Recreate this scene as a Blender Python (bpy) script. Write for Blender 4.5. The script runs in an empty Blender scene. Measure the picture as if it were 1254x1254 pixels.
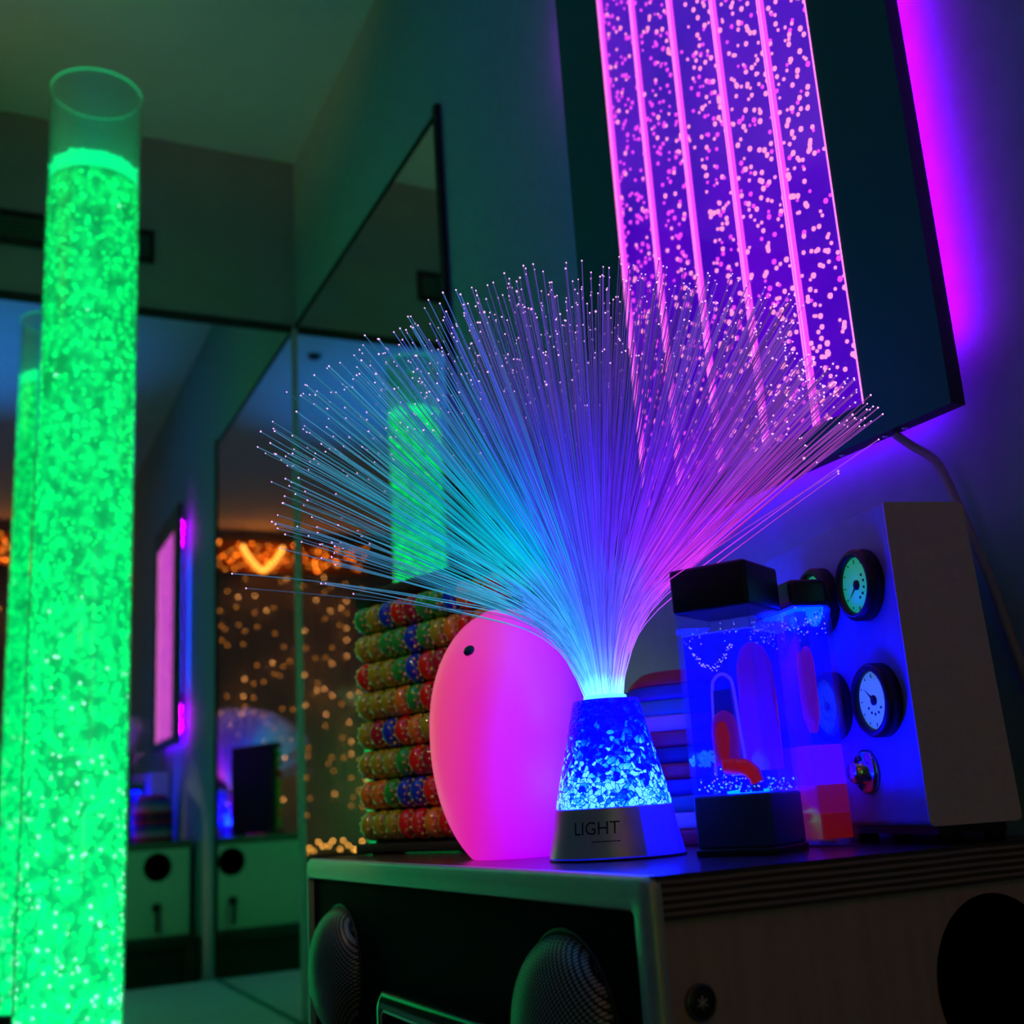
import bpy, bmesh, math, random
from math import sin, cos, pi, radians as rad
from mathutils import Vector, Matrix

random.seed(7)
S = bpy.context.scene
COL = S.collection

# ------------------------------------------------------------------ measured room (metres, camera at the origin)
W, YB, HC, HM = 0.6439, 2.376, 1.4994, 1.0785      # side wall x, back wall y, ceiling z, mirror top z
YR, XL, ZF = -1.20, -1.60, -0.92                    # rear wall y, opposite wall x, floor z
ZT = -0.0403                                        # top of the sound cabinet

# ------------------------------------------------------------------ helpers
class MB:
    def __init__(s): s.v, s.f, s.m, s.sm = [], [], [], []
    def add(s, vs, fs, mi=0, smooth=False, mat=None):
        o = len(s.v)
        s.v += [tuple(mat @ Vector(v)) for v in vs] if mat is not None else [tuple(v) for v in vs]
        s.f += [tuple(i + o for i in f) for f in fs]
        s.m += [mi] * len(fs); s.sm += [smooth] * len(fs)
        return s
    def box(s, lo, hi, mi=0, mat=None):
        (a, b, c), (d, e, f) = lo, hi
        vs = [(a,b,c),(d,b,c),(d,e,c),(a,e,c),(a,b,f),(d,b,f),(d,e,f),(a,e,f)]
        return s.add(vs, [(0,3,2,1),(4,5,6,7),(0,1,5,4),(1,2,6,5),(2,3,7,6),(3,0,4,7)], mi, False, mat)
    def rbox(s, lo, hi, r=.003, seg=3, mi=0, mat=None):
        bm = bmesh.new(); bmesh.ops.create_cube(bm, size=1)
        for v in bm.verts:
            v.co = Vector([(lo[i]+hi[i])/2 + v.co[i]*(hi[i]-lo[i]) for i in range(3)])
        bmesh.ops.bevel(bm, geom=bm.edges[:], offset=r, segments=seg, profile=.5, affect='EDGES')
        bm.verts.index_update()
        s.add([v.co[:] for v in bm.verts], [[v.index for v in f.verts] for f in bm.faces], mi, True, mat); bm.free()
        return s
    def lathe(s, prof, n=48, mi=0, mat=None, smooth=True, cap0=True, cap1=True):
        vs, fs = [], []
        for r, z in prof:
            vs += [(r*cos(2*pi*i/n), r*sin(2*pi*i/n), z) for i in range(n)]
        for k in range(len(prof)-1):
            for i in range(n):
                j = (i+1) % n
                fs.append((k*n+i, k*n+j, (k+1)*n+j, (k+1)*n+i))
        if cap0: fs.append(tuple(reversed(range(n))))
        if cap1: fs.append(tuple(range((len(prof)-1)*n, len(prof)*n)))
        return s.add(vs, fs, mi, smooth, mat)
    def tube(s, pts, r, n=8, mi=0, smooth=True, cap=True, closed=False):
        pts = [Vector(p) for p in pts]; m = len(pts)
        rr = r if isinstance(r, (list, tuple)) else [r]*m
        vs, fs = [], []; nrm = None
        for k, p in enumerate(pts):
            a = pts[k-1] if (k > 0 or closed) else p
            b = pts[(k+1) % m] if (k < m-1 or closed) else p
            t = (b-a).normalized()
            if nrm is None:
                nrm = t.orthogonal().normalized()
            nrm = (nrm - t*nrm.dot(t)).normalized(); bi = t.cross(nrm)
            vs += [tuple(p + rr[k]*(cos(2*pi*i/n)*nrm + sin(2*pi*i/n)*bi)) for i in range(n)]
        for k in range(m if closed else m-1):
            q = (k+1) % m
            for i in range(n):
                j = (i+1) % n
                fs.append((k*n+i, k*n+j, q*n+j, q*n+i))
        if cap and not closed:
            fs.append(tuple(reversed(range(n)))); fs.append(tuple(range((m-1)*n, m*n)))
        return s.add(vs, fs, mi, smooth)
    def ball(s, c, r, mi=0, n=8, k=5):
        vs = [(c[0], c[1], c[2]+r)]
        for a in range(1, k):
            t = pi*a/k
            vs += [(c[0]+r*sin(t)*cos(2*pi*i/n), c[1]+r*sin(t)*sin(2*pi*i/n), c[2]+r*cos(t)) for i in range(n)]
        vs.append((c[0], c[1], c[2]-r)); L = len(vs)-1; fs = []
        for i in range(n):
            j = (i+1) % n
            fs.append((0, 1+i, 1+j)); fs.append((L, L-n+j, L-n+i))
            for a in range(k-2):
                fs.append((1+a*n+i, 1+(a+1)*n+i, 1+(a+1)*n+j, 1+a*n+j))
        return s.add(vs, fs, mi, True)
    def build(s, name, mats, parent=None, loc=None, rz=0, cols=None):
        me = bpy.data.meshes.new(name)
        me.from_pydata(s.v, [], s.f)
        for m in (mats if isinstance(mats, (list, tuple)) else [mats]): me.materials.append(m)
        me.polygons.foreach_set('material_index', s.m); me.polygons.foreach_set('use_smooth', s.sm)
        if cols:
            at = me.color_attributes.new('tint', 'FLOAT_COLOR', 'POINT')
            at.data.foreach_set('color', [c for q in cols for c in q])
        me.update()
        o = bpy.data.objects.new(name, me); COL.objects.link(o)
        if parent: o.parent = parent
        if loc is not None: o.location = loc
        o.rotation_euler.z = rz
        return o

def tag(o, label=None, cat=None, group=None, kind=None):
    if label: o['label'] = label
    if cat: o['category'] = cat
    if group: o['group'] = group
    if kind: o['kind'] = kind
    return o
def thing(name, label, cat, loc=(0,0,0), rz=0, group=None):
    o = bpy.data.objects.new(name, None); COL.objects.link(o)
    o.location = loc; o.rotation_euler.z = rz; o.empty_display_size = .05
    return tag(o, label, cat, group)

class NT:
    def __init__(s, m): m.use_nodes = True; s.t = m.node_tree; s.n = s.t.nodes; s.l = s.t.links
    def new(s, typ, **kw):
        n = s.n.new(typ)
        for k, v in kw.items():
            if hasattr(n, k): setattr(n, k, v)
        return n
    def link(s, a, b): s.l.new(a, b)
    def math(s, op, a, b=None):
        n = s.n.new('ShaderNodeMath'); n.operation = op
        for i, x in enumerate((a, b)):
            if x is None: continue
            if isinstance(x, (int, float)): n.inputs[i].default_value = x
            else: s.l.new(x, n.inputs[i])
        return n.outputs[0]
    def ramp(s, fac, stops, interp='LINEAR'):
        n = s.n.new('ShaderNodeValToRGB'); e = n.color_ramp.elements; n.color_ramp.interpolation = interp
        while len(e) < len(stops): e.new(.5)
        for k, (p, c) in enumerate(stops): e[k].position = p; e[k].color = (*c, 1)
        s.l.new(fac, n.inputs[0]); return n.outputs[0]

def pbr(name, base, rough=.5, metal=0., emit=None, es=0., spec=.5, coat=0., trans=0., sampling=None):
    m = bpy.data.materials.new(name); t = NT(m); b = t.n['Principled BSDF']
    b.inputs['Base Color'].default_value = (*base, 1); b.inputs['Roughness'].default_value = rough
    b.inputs['Metallic'].default_value = metal; b.inputs['Specular IOR Level'].default_value = spec
    b.inputs['Coat Weight'].default_value = coat; b.inputs['Transmission Weight'].default_value = trans
    if emit: b.inputs['Emission Color'].default_value = (*emit, 1); b.inputs['Emission Strength'].default_value = es
    if sampling: m.cycles.emission_sampling = sampling
    return m
def glow(name, col, strength=1., sampling=None):
    m = bpy.data.materials.new(name); t = NT(m); t.n.remove(t.n['Principled BSDF'])
    e = t.new('ShaderNodeEmission'); e.inputs[0].default_value = (*col, 1); e.inputs[1].default_value = strength
    t.link(e.outputs[0], t.n['Material Output'].inputs[0])
    if sampling: m.cycles.emission_sampling = sampling
    return m
def noisy(name, c1, c2, scale, rough=.5, bump=0., stretch=(1,1,1), spec=.4, detail=4, metal=0.):
    m = pbr(name, c1, rough, metal, spec=spec); t = NT(m); b = t.n['Principled BSDF']
    tc = t.new('ShaderNodeTexCoord'); mp = t.new('ShaderNodeMapping'); mp.inputs['Scale'].default_value = stretch
    nz = t.new('ShaderNodeTexNoise'); nz.inputs['Scale'].default_value = scale; nz.inputs['Detail'].default_value = detail
    t.link(tc.outputs['Object'], mp.inputs[0]); t.link(mp.outputs[0], nz.inputs['Vector'])
    t.link(t.ramp(nz.outputs[0], [(.3, c1), (.7, c2)]), b.inputs['Base Color'])
    if bump:
        bp = t.new('ShaderNodeBump'); bp.inputs['Strength'].default_value = bump; bp.inputs['Distance'].default_value = .001
        t.link(nz.outputs[0], bp.inputs['Height']); t.link(bp.outputs[0], b.inputs['Normal'])
    return m
def acrylic(name, tint=(1,1,1), haze=.08, hazecol=(.8,.8,.8), ior=1.45, emit=None):
    m = bpy.data.materials.new(name); t = NT(m); t.n.remove(t.n['Principled BSDF'])
    tr = t.new('ShaderNodeBsdfTransparent'); tr.inputs[0].default_value = (*tint, 1)
    df = t.new('ShaderNodeBsdfTranslucent'); df.inputs[0].default_value = (*hazecol, 1)
    d2 = t.new('ShaderNodeBsdfDiffuse'); d2.inputs[0].default_value = (*hazecol, 1)
    md = t.new('ShaderNodeMixShader'); md.inputs[0].default_value = .5
    t.link(df.outputs[0], md.inputs[1]); t.link(d2.outputs[0], md.inputs[2])
    gl = t.new('ShaderNodeBsdfGlossy'); gl.inputs['Roughness'].default_value = .03
    fr = t.new('ShaderNodeFresnel'); ge = t.new('ShaderNodeNewGeometry')      # same index from both faces of the sheet
    t.link(t.math('ADD', ior, t.math('MULTIPLY', ge.outputs['Backfacing'], 1/ior-ior)), fr.inputs[0])
    m1 = t.new('ShaderNodeMixShader'); m1.inputs[0].default_value = haze
    m2 = t.new('ShaderNodeMixShader')
    t.link(tr.outputs[0], m1.inputs[1]); t.link(md.outputs[0], m1.inputs[2])
    t.link(fr.outputs[0], m2.inputs[0]); t.link(m1.outputs[0], m2.inputs[1]); t.link(gl.outputs[0], m2.inputs[2])
    out = m2.outputs[0]
    if emit:
        em = t.new('ShaderNodeEmission'); em.inputs[0].default_value = (*emit, 1); ad = t.new('ShaderNodeAddShader')
        t.link(out, ad.inputs[0]); t.link(em.outputs[0], ad.inputs[1]); out = ad.outputs[0]
    t.link(out, t.n['Material Output'].inputs[0])
    return m

# ------------------------------------------------------------------ materials
M = {}
M['wall'] = noisy('wall_paint', (.27,.44,.48), (.30,.49,.53), 60, .75, .15)
M['ceiling'] = noisy('ceiling_paint', (.84,.82,.76), (.88,.86,.80), 8, .85)
M['bulkhead'] = noisy('bulkhead_paint', (.26,.27,.27), (.30,.31,.30), 10, .8)
M['floor'] = noisy('floor_vinyl', (.05,.05,.055), (.08,.08,.085), 20, .5)
M['mirror'] = pbr('silvered_glass', (.86,.90,.89), .0, 1.)
M['black'] = pbr('black_plastic', (.012,.012,.014), .45)
M['trim'] = pbr('dark_trim', (.008,.008,.009), .7)
M['alu'] = pbr('aluminium_trim', (.45,.47,.47), .4, .6)
M['pad'] = noisy('padded_vinyl', (.62,.66,.66), (.68,.72,.72), 14, .55, .1)
M['chrome'] = pbr('chrome', (.75,.75,.78), .12, 1.)
M['clear'] = acrylic('clear_acrylic', haze=.02)
M['tube'] = acrylic('tube_acrylic', (.88,1.,.94), .27, (.75,.85,.80))
M['tube_rim'] = acrylic('edge_lit_acrylic', (.7,1.,.85), .3, (.7,.9,.8), emit=(.0,.16,.05))

def liquid(name, dark, bright, scale, bot, top, zlo, zhi, power):
    # lit water seen through churning bubbles; brighter towards the lamp in the foot of the tube
    m = bpy.data.materials.new(name); t = NT(m); t.n.remove(t.n['Principled BSDF'])
    tc = t.new('ShaderNodeTexCoord'); mp = t.new('ShaderNodeMapping'); mp.inputs['Scale'].default_value = (1,1,.8)
    t.link(tc.outputs['Object'], mp.inputs[0])
    nz = t.new('ShaderNodeTexNoise'); nz.inputs['Scale'].default_value = scale*.6; nz.inputs['Detail'].default_value = 3
    t.link(mp.outputs[0], nz.inputs['Vector'])
    mx = t.new('ShaderNodeMix', data_type='RGBA'); mx.inputs[0].default_value = .04
    t.link(mp.outputs[0], mx.inputs['A']); t.link(nz.outputs['Color'], mx.inputs['B'])
    vo = t.new('ShaderNodeTexVoronoi'); vo.feature = 'SMOOTH_F1'; vo.inputs['Scale'].default_value = scale
    t.link(mx.outputs['Result'], vo.inputs['Vector'])
    big = t.new('ShaderNodeTexNoise'); big.inputs['Scale'].default_value = scale*.22
    t.link(mp.outputs[0], big.inputs['Vector'])
    f = t.math('ADD', t.math('MULTIPLY', vo.outputs['Distance'], 1.1), t.math('MULTIPLY', t.math('SUBTRACT', big.outputs[0], .5), -.55))
    c = t.ramp(f, [(.18, bright), (.42, tuple((a+b)/2 for a, b in zip(dark, bright))), (.68, dark)])
    sp = t.new('ShaderNodeSeparateXYZ'); t.link(tc.outputs['Object'], sp.inputs[0])
    g = t.math('DIVIDE', t.math('SUBTRACT', sp.outputs[2], zlo), zhi-zlo)
    tint = t.ramp(g, [(0, bot), (1, top)])
    mu = t.new('ShaderNodeMix', data_type='RGBA', blend_type='MULTIPLY'); mu.inputs[0].default_value = 1
    t.link(c, mu.inputs['A']); t.link(tint, mu.inputs['B'])
    e = t.new('ShaderNodeEmission')
    q = t.math('SUBTRACT', 1., g); t.link(t.math('MULTIPLY', t.math('ADD', t.math('MULTIPLY', t.math('MULTIPLY', q, q), .7), 1.), power), e.inputs[1])
    t.link(mu.outputs['Result'], e.inputs[0]); t.link(e.outputs[0], t.n['Material Output'].inputs[0])
    return m
M['green_water'] = liquid('lit_green_water', (.0,.33,.07), (.0,.95,.19), 70, (.8,.85,1.), (.8,.75,.62), -.35, 1.05, 1.75)
M['froth'] = glow('lit_green_froth', (.0,1.5,.40), 1.)
M['green_bubble'] = glow('green_bubble', (.0,2.1,.36), 1., 'NONE')
M['white_bubble'] = glow('white_green_bubble', (.75,2.0,1.5), 1.2, 'NONE')

# ------------------------------------------------------------------ camera
cam = bpy.data.cameras.new('camera'); co = bpy.data.objects.new('camera', cam); COL.objects.link(co)
pa, ro, ya = rad(14.2919), rad(-3.695), rad(26.0339)
F = Vector((sin(ya)*cos(pa), cos(ya)*cos(pa), sin(pa))); R0 = Vector((cos(ya), -sin(ya), 0)); U0 = R0.cross(F)
R = R0*cos(ro) + U0*sin(ro); U = R.cross(F)
co.matrix_world = Matrix(((R.x,U.x,-F.x,0),(R.y,U.y,-F.y,0),(R.z,U.z,-F.z,0),(0,0,0,1)))
cam.sensor_width = 36; cam.lens = 1403.3/1254*36; cam.clip_start = .02; cam.clip_end = 50
cam.dof.use_dof = True; cam.dof.focus_distance = .80; cam.dof.aperture_fstop = 6.7
S.camera = co

# ------------------------------------------------------------------ room shell
def struct(name, lo, hi, m):
    return tag(MB().box(lo, hi).build(name, m), kind='structure')
T = .08
struct('floor', (XL-T, YR-T, ZF-T), (W+T, YB+T, ZF), M['floor'])
struct('ceiling', (XL-T, YR-T, HC), (W+T, YB+T, HC+T), M['ceiling'])
struct('wall_right', (W, YR-T, ZF), (W+T, YB+T, HC), M['wall'])
struct('wall_back', (XL-T, YB, ZF), (W, YB+T, HC), M['bulkhead'])
struct('wall_left', (XL-T, YR-T, ZF), (XL, YB, HC), M['bulkhead'])
M['rear'] = noisy('rear_wall_cloth', (.20,.15,.13), (.26,.20,.17), 9, .9, stretch=(6,1,.4))
struct('wall_rear', (XL, YR-T, ZF), (W, YR, HC), M['rear'])

ZP = -.392; YP = 1.50
pl = tag(MB().rbox((-.95, YP, ZF), (W-.002, YB-.002, ZP), .02, 4).build('padded_plinth', M['pad']),
         'pale padded vinyl plinth in the mirrored corner under the bubble tube', 'padded bench')
YS = 1.4813
m1 = thing('wall_mirror', 'wide wall mirror on the back wall behind the tall green bubble tube', 'mirror', (-.48, YB, ZP))
MB().box((-1.1, -.006, .004), (W+.48-.012, -.001, HM-ZP-.014)).build('mirror_glass', M['mirror'], m1)
MB().box((-1.1, -.012, HM-ZP-.014), (W+.48-.012, -.001, HM-ZP+.002)).build('top_rail', M['trim'], m1)
m2 = thing('wall_mirror', 'wall mirror on the side wall ending at the upright black edge strip', 'mirror', (W, YS, ZP))
MB().box((-.006, .014, .004), (-.001, YB-YS-.012, HM-ZP-.006)).build('mirror_glass', M['mirror'], m2)
MB().box((-.010, 0, .0), (-.001, .014, HM-ZP+.012)).build('edge_strip', M['trim'], m2)
MB().box((-.009, .014, HM-ZP-.006), (-.001, YB-YS-.012, HM-ZP-.001)).build('top_rail', M['trim'], m2)
tag(MB().rbox((W-.013, YB-.013, ZP+.002), (W-.001, YB-.001, HM+.004), .004, 2).build('trim_1', M['alu']), kind='structure')

vt = thing('air_vent', 'dark slatted air vent high on the back wall behind the bubble tube', 'vent', (.02, YB, 1.228))
b = MB()
for x0, x1, z0, z1 in ((-.33,.31,.028,.038),(-.33,.31,-.038,-.028),(-.33,-.32,-.028,.028),(.30,.31,-.028,.028)):
    b.box((x0,-.010,z0),(x1,-.001,z1))
b.build('frame', M['trim'], vt)
b = MB()
for k in range(6):
    z = -.024+k*.0096
    b.add([(-.32,-.008,z),(.30,-.008,z),(.30,-.002,z+.006),(-.32,-.002,z+.006)], [(0,1,2,3)])
    b.add([(-.32,-.007,z-.001),(.30,-.007,z-.001),(.30,-.001,z+.005),(-.32,-.001,z+.005)], [(3,2,1,0)])
b.build('slats', M['trim'], vt)
for (x, y), nm in (((.415, 1.25), 'nearer the side wall'), ((.266, 1.243), 'nearer the room centre')):
    d = thing('ceiling_sensor', 'small dark round ceiling sensor, '+nm+', seen in the mirrors', 'sensor', (x, y, HC))
    MB().lathe([(.022,-.001),(.022,-.006),(.014,-.014),(.004,-.016)], 20).build('sensor_body', M['black'], d)
    MB().lathe([(.026,-.0005),(.026,-.003)], 20).build('mounting_ring', M['alu'], d)

# ------------------------------------------------------------------ tall green bubble tube
TX, TY, HL, HT = .159, 1.863, 1.0911, 1.2405
bt = thing('bubble_tube', 'tall clear bubble tube full of bright green bubbling water on the padded plinth', 'bubble tube', (TX, TY, 0))
RO = .0755
b = MB(); n = 72
b.lathe([(RO,ZP+.03),(RO,HT-.003),(RO-.0015,HT),(RO-.0025,HT),(RO-.004,HT-.003)], n, cap0=False, cap1=False)
b.lathe([(RO-.0040,HT-.003),(RO-.0040,HL)], n, cap0=False, cap1=False)
b.build('acrylic_tube', M['tube'], bt)
MB().tube([((RO-.0018)*cos(2*pi*i/72),(RO-.0018)*sin(2*pi*i/72),HT) for i in range(72)], .0022, 8, closed=True).build('tube_rim', M['tube_rim'], bt)
b = MB(); b.lathe([(.0705,ZP+.03),(.0705,HL-.030)], 72); b.build('water_column', M['green_water'], bt)
b = MB(); b.lathe([(.0705,HL-.030),(.0708,HL-.006),(.068,HL),(.02,HL+.002)], 72)
for k in range(160):
    a = random.random()*2*pi; r = .07*math.sqrt(random.random())
    b.ball((r*cos(a), r*sin(a), HL-.001), random.uniform(.002,.005), 0, 7, 4)
b.build('froth', M['froth'], bt)
b = MB()
for k in range(4400):
    a = random.random()*2*pi; z = ZP+.04+(HL-.04-ZP-.04)*random.random()
    low = (z < .30)
    w = random.random() < (max(0, (.35-z))*.55 if low else .006)
    b.ball((.0697*cos(a), .0697*sin(a), z), random.choice((.0016,.0022,.0028,.0036))*random.uniform(.85,1.15) if not w else random.uniform(.0016,.0028), 1 if w else 0, 8, 5)
tag(b.build('bubbles', [M['green_bubble'], M['white_bubble']], bt), kind='stuff')
MB().lathe([(.095,ZP+.001),(.095,ZP+.022),(.088,ZP+.03),(.076,ZP+.03)], 48).build('base_collar', M['black'], bt)

# ------------------------------------------------------------------ bubble wall panel
XP, PY0, PY1, PZ0, PZ1 = .6051, .5405, 1.030, .2487, 1.02
M['panel'] = pbr('panel_frame_laminate', (.012,.17,.13), .6, spec=.2)
M['panel_edge'] = pbr('panel_frame_edge', (.03,.03,.035), .5)
BY0, BY1, BZ0, BZ1 = .622, .935, .277, .945
pn = thing('bubble_wall_lamp', 'dark framed wall panel with glowing violet bubble channels', 'wall lamp', (XP, 0, 0))
XB = .619-XP
b = MB()
for lo, hi in (((0,PY0,PZ0),(XB,PY1,BZ0)), ((0,PY0,BZ1),(XB,PY1,PZ1)), ((0,PY0,BZ0),(XB,BY0,BZ1)), ((0,BY1,BZ0),(XB,PY1,BZ1))):
    b.box((lo[0]+.0008, lo[1], lo[2]), hi)
b.build('frame_edge', M['panel_edge'], pn)
b = MB()
for lo, hi in (((0,PY0,PZ0),(0,PY1,BZ0)), ((0,PY0,BZ1),(0,PY1,PZ1)), ((0,PY0,BZ0),(0,BY0,BZ1)), ((0,BY1,BZ0),(0,PY1,BZ1))):
    b.box((0, lo[1], lo[2]), (.0008, hi[1], hi[2]))
b.build('frame_face', M['panel'], pn)
dv = [.622, .6775, .7419, .8080, .8735, .935]
M['violet'] = bpy.data.materials.new('lit_violet_water')
t = NT(M['violet']); t.n.remove(t.n['Principled BSDF'])
tc = t.new('ShaderNodeTexCoord'); nz = t.new('ShaderNodeTexNoise'); nz.inputs['Scale'].default_value = 9
t.link(tc.outputs['Object'], nz.inputs['Vector'])
e = t.new('ShaderNodeEmission'); t.link(t.ramp(nz.outputs[0], [(.3,(.050,.0,.52)),(.7,(.13,.0,.70))]), e.inputs[0])
t.link(e.outputs[0], t.n['Material Output'].inputs[0])
M['pink'] = glow('pink_lit_edge', (1.7,.34,1.25), 1.)
M['pink_white'] = glow('pink_lit_bubble', (1.7,.42,.95), 1., 'NONE')
M['pink_dim'] = glow('magenta_lit_bubble', (1.25,.08,1.25), 1., 'NONE')
for k in range(5):
    y0, y1 = dv[k], dv[k+1]
    c = MB().box((.004, y0+.002, BZ0), (XB-.002, y1-.002, BZ1)).build('channel', M['violet'], pn)
    b = MB()
    nb = 330
    wand = [random.uniform(y0+.006, y1-.006) for _ in range(5)]
    for j in range(nb):
        z = random.uniform(BZ0+.003, BZ1-.004)
        q = random.choice(wand) + .012*sin(z*23+random.choice(wand)*900) + random.gauss(0, .007)
        if random.random() < .35: q = random.uniform(y0+.004, y1-.004)
        q = min(max(q, y0+.0045), y1-.0045)
        rr = random.uniform(.0013, .0026)
        b.ball((.0035, q, z), rr, 0 if random.random() < .85-.13*k else 1, 6, 4)
    tag(b.build('bubbles', [M['pink_white'], M['pink_dim']], c), kind='stuff')
for k in range(6):
    y = dv[k]
    b = MB()
    if k == 0: b.box((-.0005,y-.0006,BZ0),(XB-.002,y+.0006,BZ1))
    else:
        b.box((-.001,y-.0021,BZ0),(-.0006,y-.0010,BZ1)); b.box((-.001,y+.0010,BZ0),(-.0006,y+.0018,BZ1)); b.box((-.0006,y-.0021,BZ0),(XB-.002,y+.0018,BZ1), 1)
    b.build('divider', [M['pink'], M['pink_dim']], pn)
b = MB().box((-.0002, BY0, BZ0), (.0012, BY1, BZ1)).build('front_sheet', M['clear'], pn)
M['led_m'] = glow('magenta_led_tape', (.30,.0,1.), 46.)
M['led_v'] = glow('violet_led_tape', (.16,.0,1.), 22.)
M['led_hot'] = glow('hot_magenta_led', (.62,.0,1.), 240.)
M['led_b'] = glow('blue_led_tape', (.02,.06,1.), 26.)
def led(lo, hi, m):      # black channel with the tape on its wall side
    b = MB().box(lo, hi, 0); x = hi[0]+.0002
    b.add([(x,lo[1],lo[2]),(x,hi[1],lo[2]),(x,hi[1],hi[2]),(x,lo[1],hi[2])], [(0,1,2,3)], 1)
    b.build('led_strip', [M['black'], m], pn)
led((XB+.001,PY0+.016,PZ0+.06),(XB+.004,PY0+.024,PZ1-.03), M['led_m'])
led((XB+.001,PY0+.04,PZ0+.014),(XB+.004,PY1-.05,PZ0+.022), M['led_v'])
led((XB+.001,PY1-.024,PZ0+.16),(XB+.004,PY1-.016,PZ1-.16), M['led_b'])
led((XB+.001,PY1-.024,PZ0+.03),(XB+.004,PY1-.016,PZ0+.12), M['led_hot'])
led((XB+.001,PY1-.024,PZ1-.14),(XB+.004,PY1-.016,PZ1-.05), M['led_hot'])
for y, z in ((.58,.30),(.99,.30),(.58,.96),(.99,.96)): MB().box((XB,y-.008,z-.008),(W-XP-.0005,y+.008,z+.008)).build('wall_spacer', M['black'], pn)
for y in (.592,.612,.66,.70,.745): MB().lathe([(.0022,-.0012),(.0022,0)], 10, mat=Matrix.Translation((.007,y,PZ0))).build('edge_screw', M['chrome'], pn)
# its cable
M['cable'] = pbr('grey_cable_sheath', (.35,.33,.34), .45)
cp = [(.6135,.604,.2475),(.622,.5985,.238),(.632,.5862,.2215),(.634,.576,.190),(.634,.566,.157),(.634,.557,.1257),(.634,.549,.0879),(.634,.5425,.06),(.634,.532,.0),(.634,.520,-.06),(.634,.51,-.16),(.634,.505,-.28)]
def smooth_path(P, n=8):
    P = [Vector(p) for p in P]; o = []
    for i in range(len(P)-1):
        a, b_, c, d = P[max(i-1,0)], P[i], P[i+1], P[min(i+2,len(P)-1)]
        for k in range(n):
            u = k/n
            o.append(.5*((2*b_)+(c-a)*u+(2*a-5*b_+4*c-d)*u*u+(3*b_-a-3*c+d)*u**3))
    return o+[P[-1]]
tag(MB().tube(smooth_path(cp), .0033, 12).build('power_cable', M['cable']),
    'grey cable hanging from the underside of the violet bubble panel', 'cable')

# ------------------------------------------------------------------ sound cabinet
YC, YL, XF, CZ = .5296, 1.1815, .3235, -.3003
M['top'] = noisy('dark_laminate', (.055,.035,.032), (.075,.05,.045), 40, .22, spec=.6, stretch=(1,.15,1))
M['ply'] = bpy.data.materials.new('plywood_edge'); m = M['ply']; t = NT(m); bs = t.n['Principled BSDF']
tc = t.new('ShaderNodeTexCoord'); nz = t.new('ShaderNodeTexNoise'); nz.inputs['Scale'].default_value = 30
mp = t.new('ShaderNodeMapping'); mp.inputs['Scale'].default_value = (.5,.5,3)
t.link(tc.outputs['Object'], mp.inputs[0]); t.link(mp.outputs[0], nz.inputs['Vector'])
sp = t.new('ShaderNodeSeparateXYZ'); t.link(tc.outputs['Object'], sp.inputs[0])
f = t.math('SINE', t.math('ADD', t.math('MULTIPLY', sp.outputs[2], 2*pi/.0040), t.math('MULTIPLY', nz.outputs[0], 2.4)))
t.link(t.ramp(t.math('MULTIPLY_ADD', f, .5), [(0,(.05,.03,.024)),(.45,(.13,.085,.07)),(1,(.40,.30,.26))]), bs.inputs['Base Color'])
t.n[-1].name; bs.inputs['Roughness'].default_value = .6
for nd in t.n:
    if nd.type == 'MATH' and nd.operation == 'MULTIPLY_ADD': nd.inputs[2].default_value = .5
M['side'] = noisy('birch_veneer', (.66,.47,.43), (.56,.39,.36), 26, .55, stretch=(5,5,.35), spec=.3, detail=6)
M['side_pale'] = noisy('pale_birch_veneer', (.78,.76,.68), (.72,.70,.62), 26, .55, stretch=(5,5,.35), spec=.3)
M['silver'] = noisy('brushed_silver', (.66,.74,.71), (.60,.68,.65), 120, .46, metal=.65, spec=.6, stretch=(1,.05,1))
M['recess'] = pbr('black_front_panel', (.004,.006,.012), .8, spec=.06)
cb = thing('sound_cabinet', 'plywood sound cabinet with silver rimmed black front and two mesh domes', 'cabinet', (0,0,0))
PT = .0225
MB().box((XF+.004,YC+.004,CZ+.0002),(W-.022,YL-.004,ZT-PT)).build('body', M['side'], cb)
MB().box((XF+.002,YL-.004,CZ),(W-.022,YL,ZT-PT)).build('end_panel', M['side_pale'], cb)
b = MB().box((XF+.004,YC,ZT-PT),(W-.012,YL,ZT-.0012)); b.build('ply_top', M['ply'], cb)
MB().box((XF+.002,YC+.0005,ZT-.0012),(W-.012,YL-.0005,ZT)).build('top_sheet', M['top'], cb)
# silver rim: rounded rectangle ring on the front
def ring(y0,y1,z0,z1,r,n=8):
    o = []
    for cy, cz, a0 in ((y1-r,z1-r,0),(y0+r,z1-r,90),(y0+r,z0+r,180),(y1-r,z0+r,270)):
        for k in range(n+1):
            a = rad(a0+90*k/n); o.append((cy+r*cos(a), cz+r*sin(a)))
    return o
o0 = ring(YC-.001,YL+.001,CZ+.0004,ZT+.0002,.007); o1 = ring(YC+.002,YL-.002,CZ+.002,ZT-.0025,.006); i1 = ring(YC+.0150,YL-.006,CZ+.015,ZT-.0165,.005); i0 = ring(YC+.0165,YL-.0068,CZ+.0165,ZT-.018,.004)
vs = [(XF+.006,y,z) for y,z in o0]+[(XF+.001,y,z) for y,z in o0]+[(XF-.002,y,z) for y,z in o1]+[(XF-.002,y,z) for y,z in i1]+[(XF-.0005,y,z) for y,z in i0]+[(XF+.010,y,z) for y,z in i0]
n = len(o0); fs = [(k*n+i,k*n+(i+1)%n,(k+1)*n+(i+1)%n,(k+1)*n+i) for k in range(5) for i in range(n)]
MB().add(vs, fs, 0, True).build('front_rim', M['silver'], cb)
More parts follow.
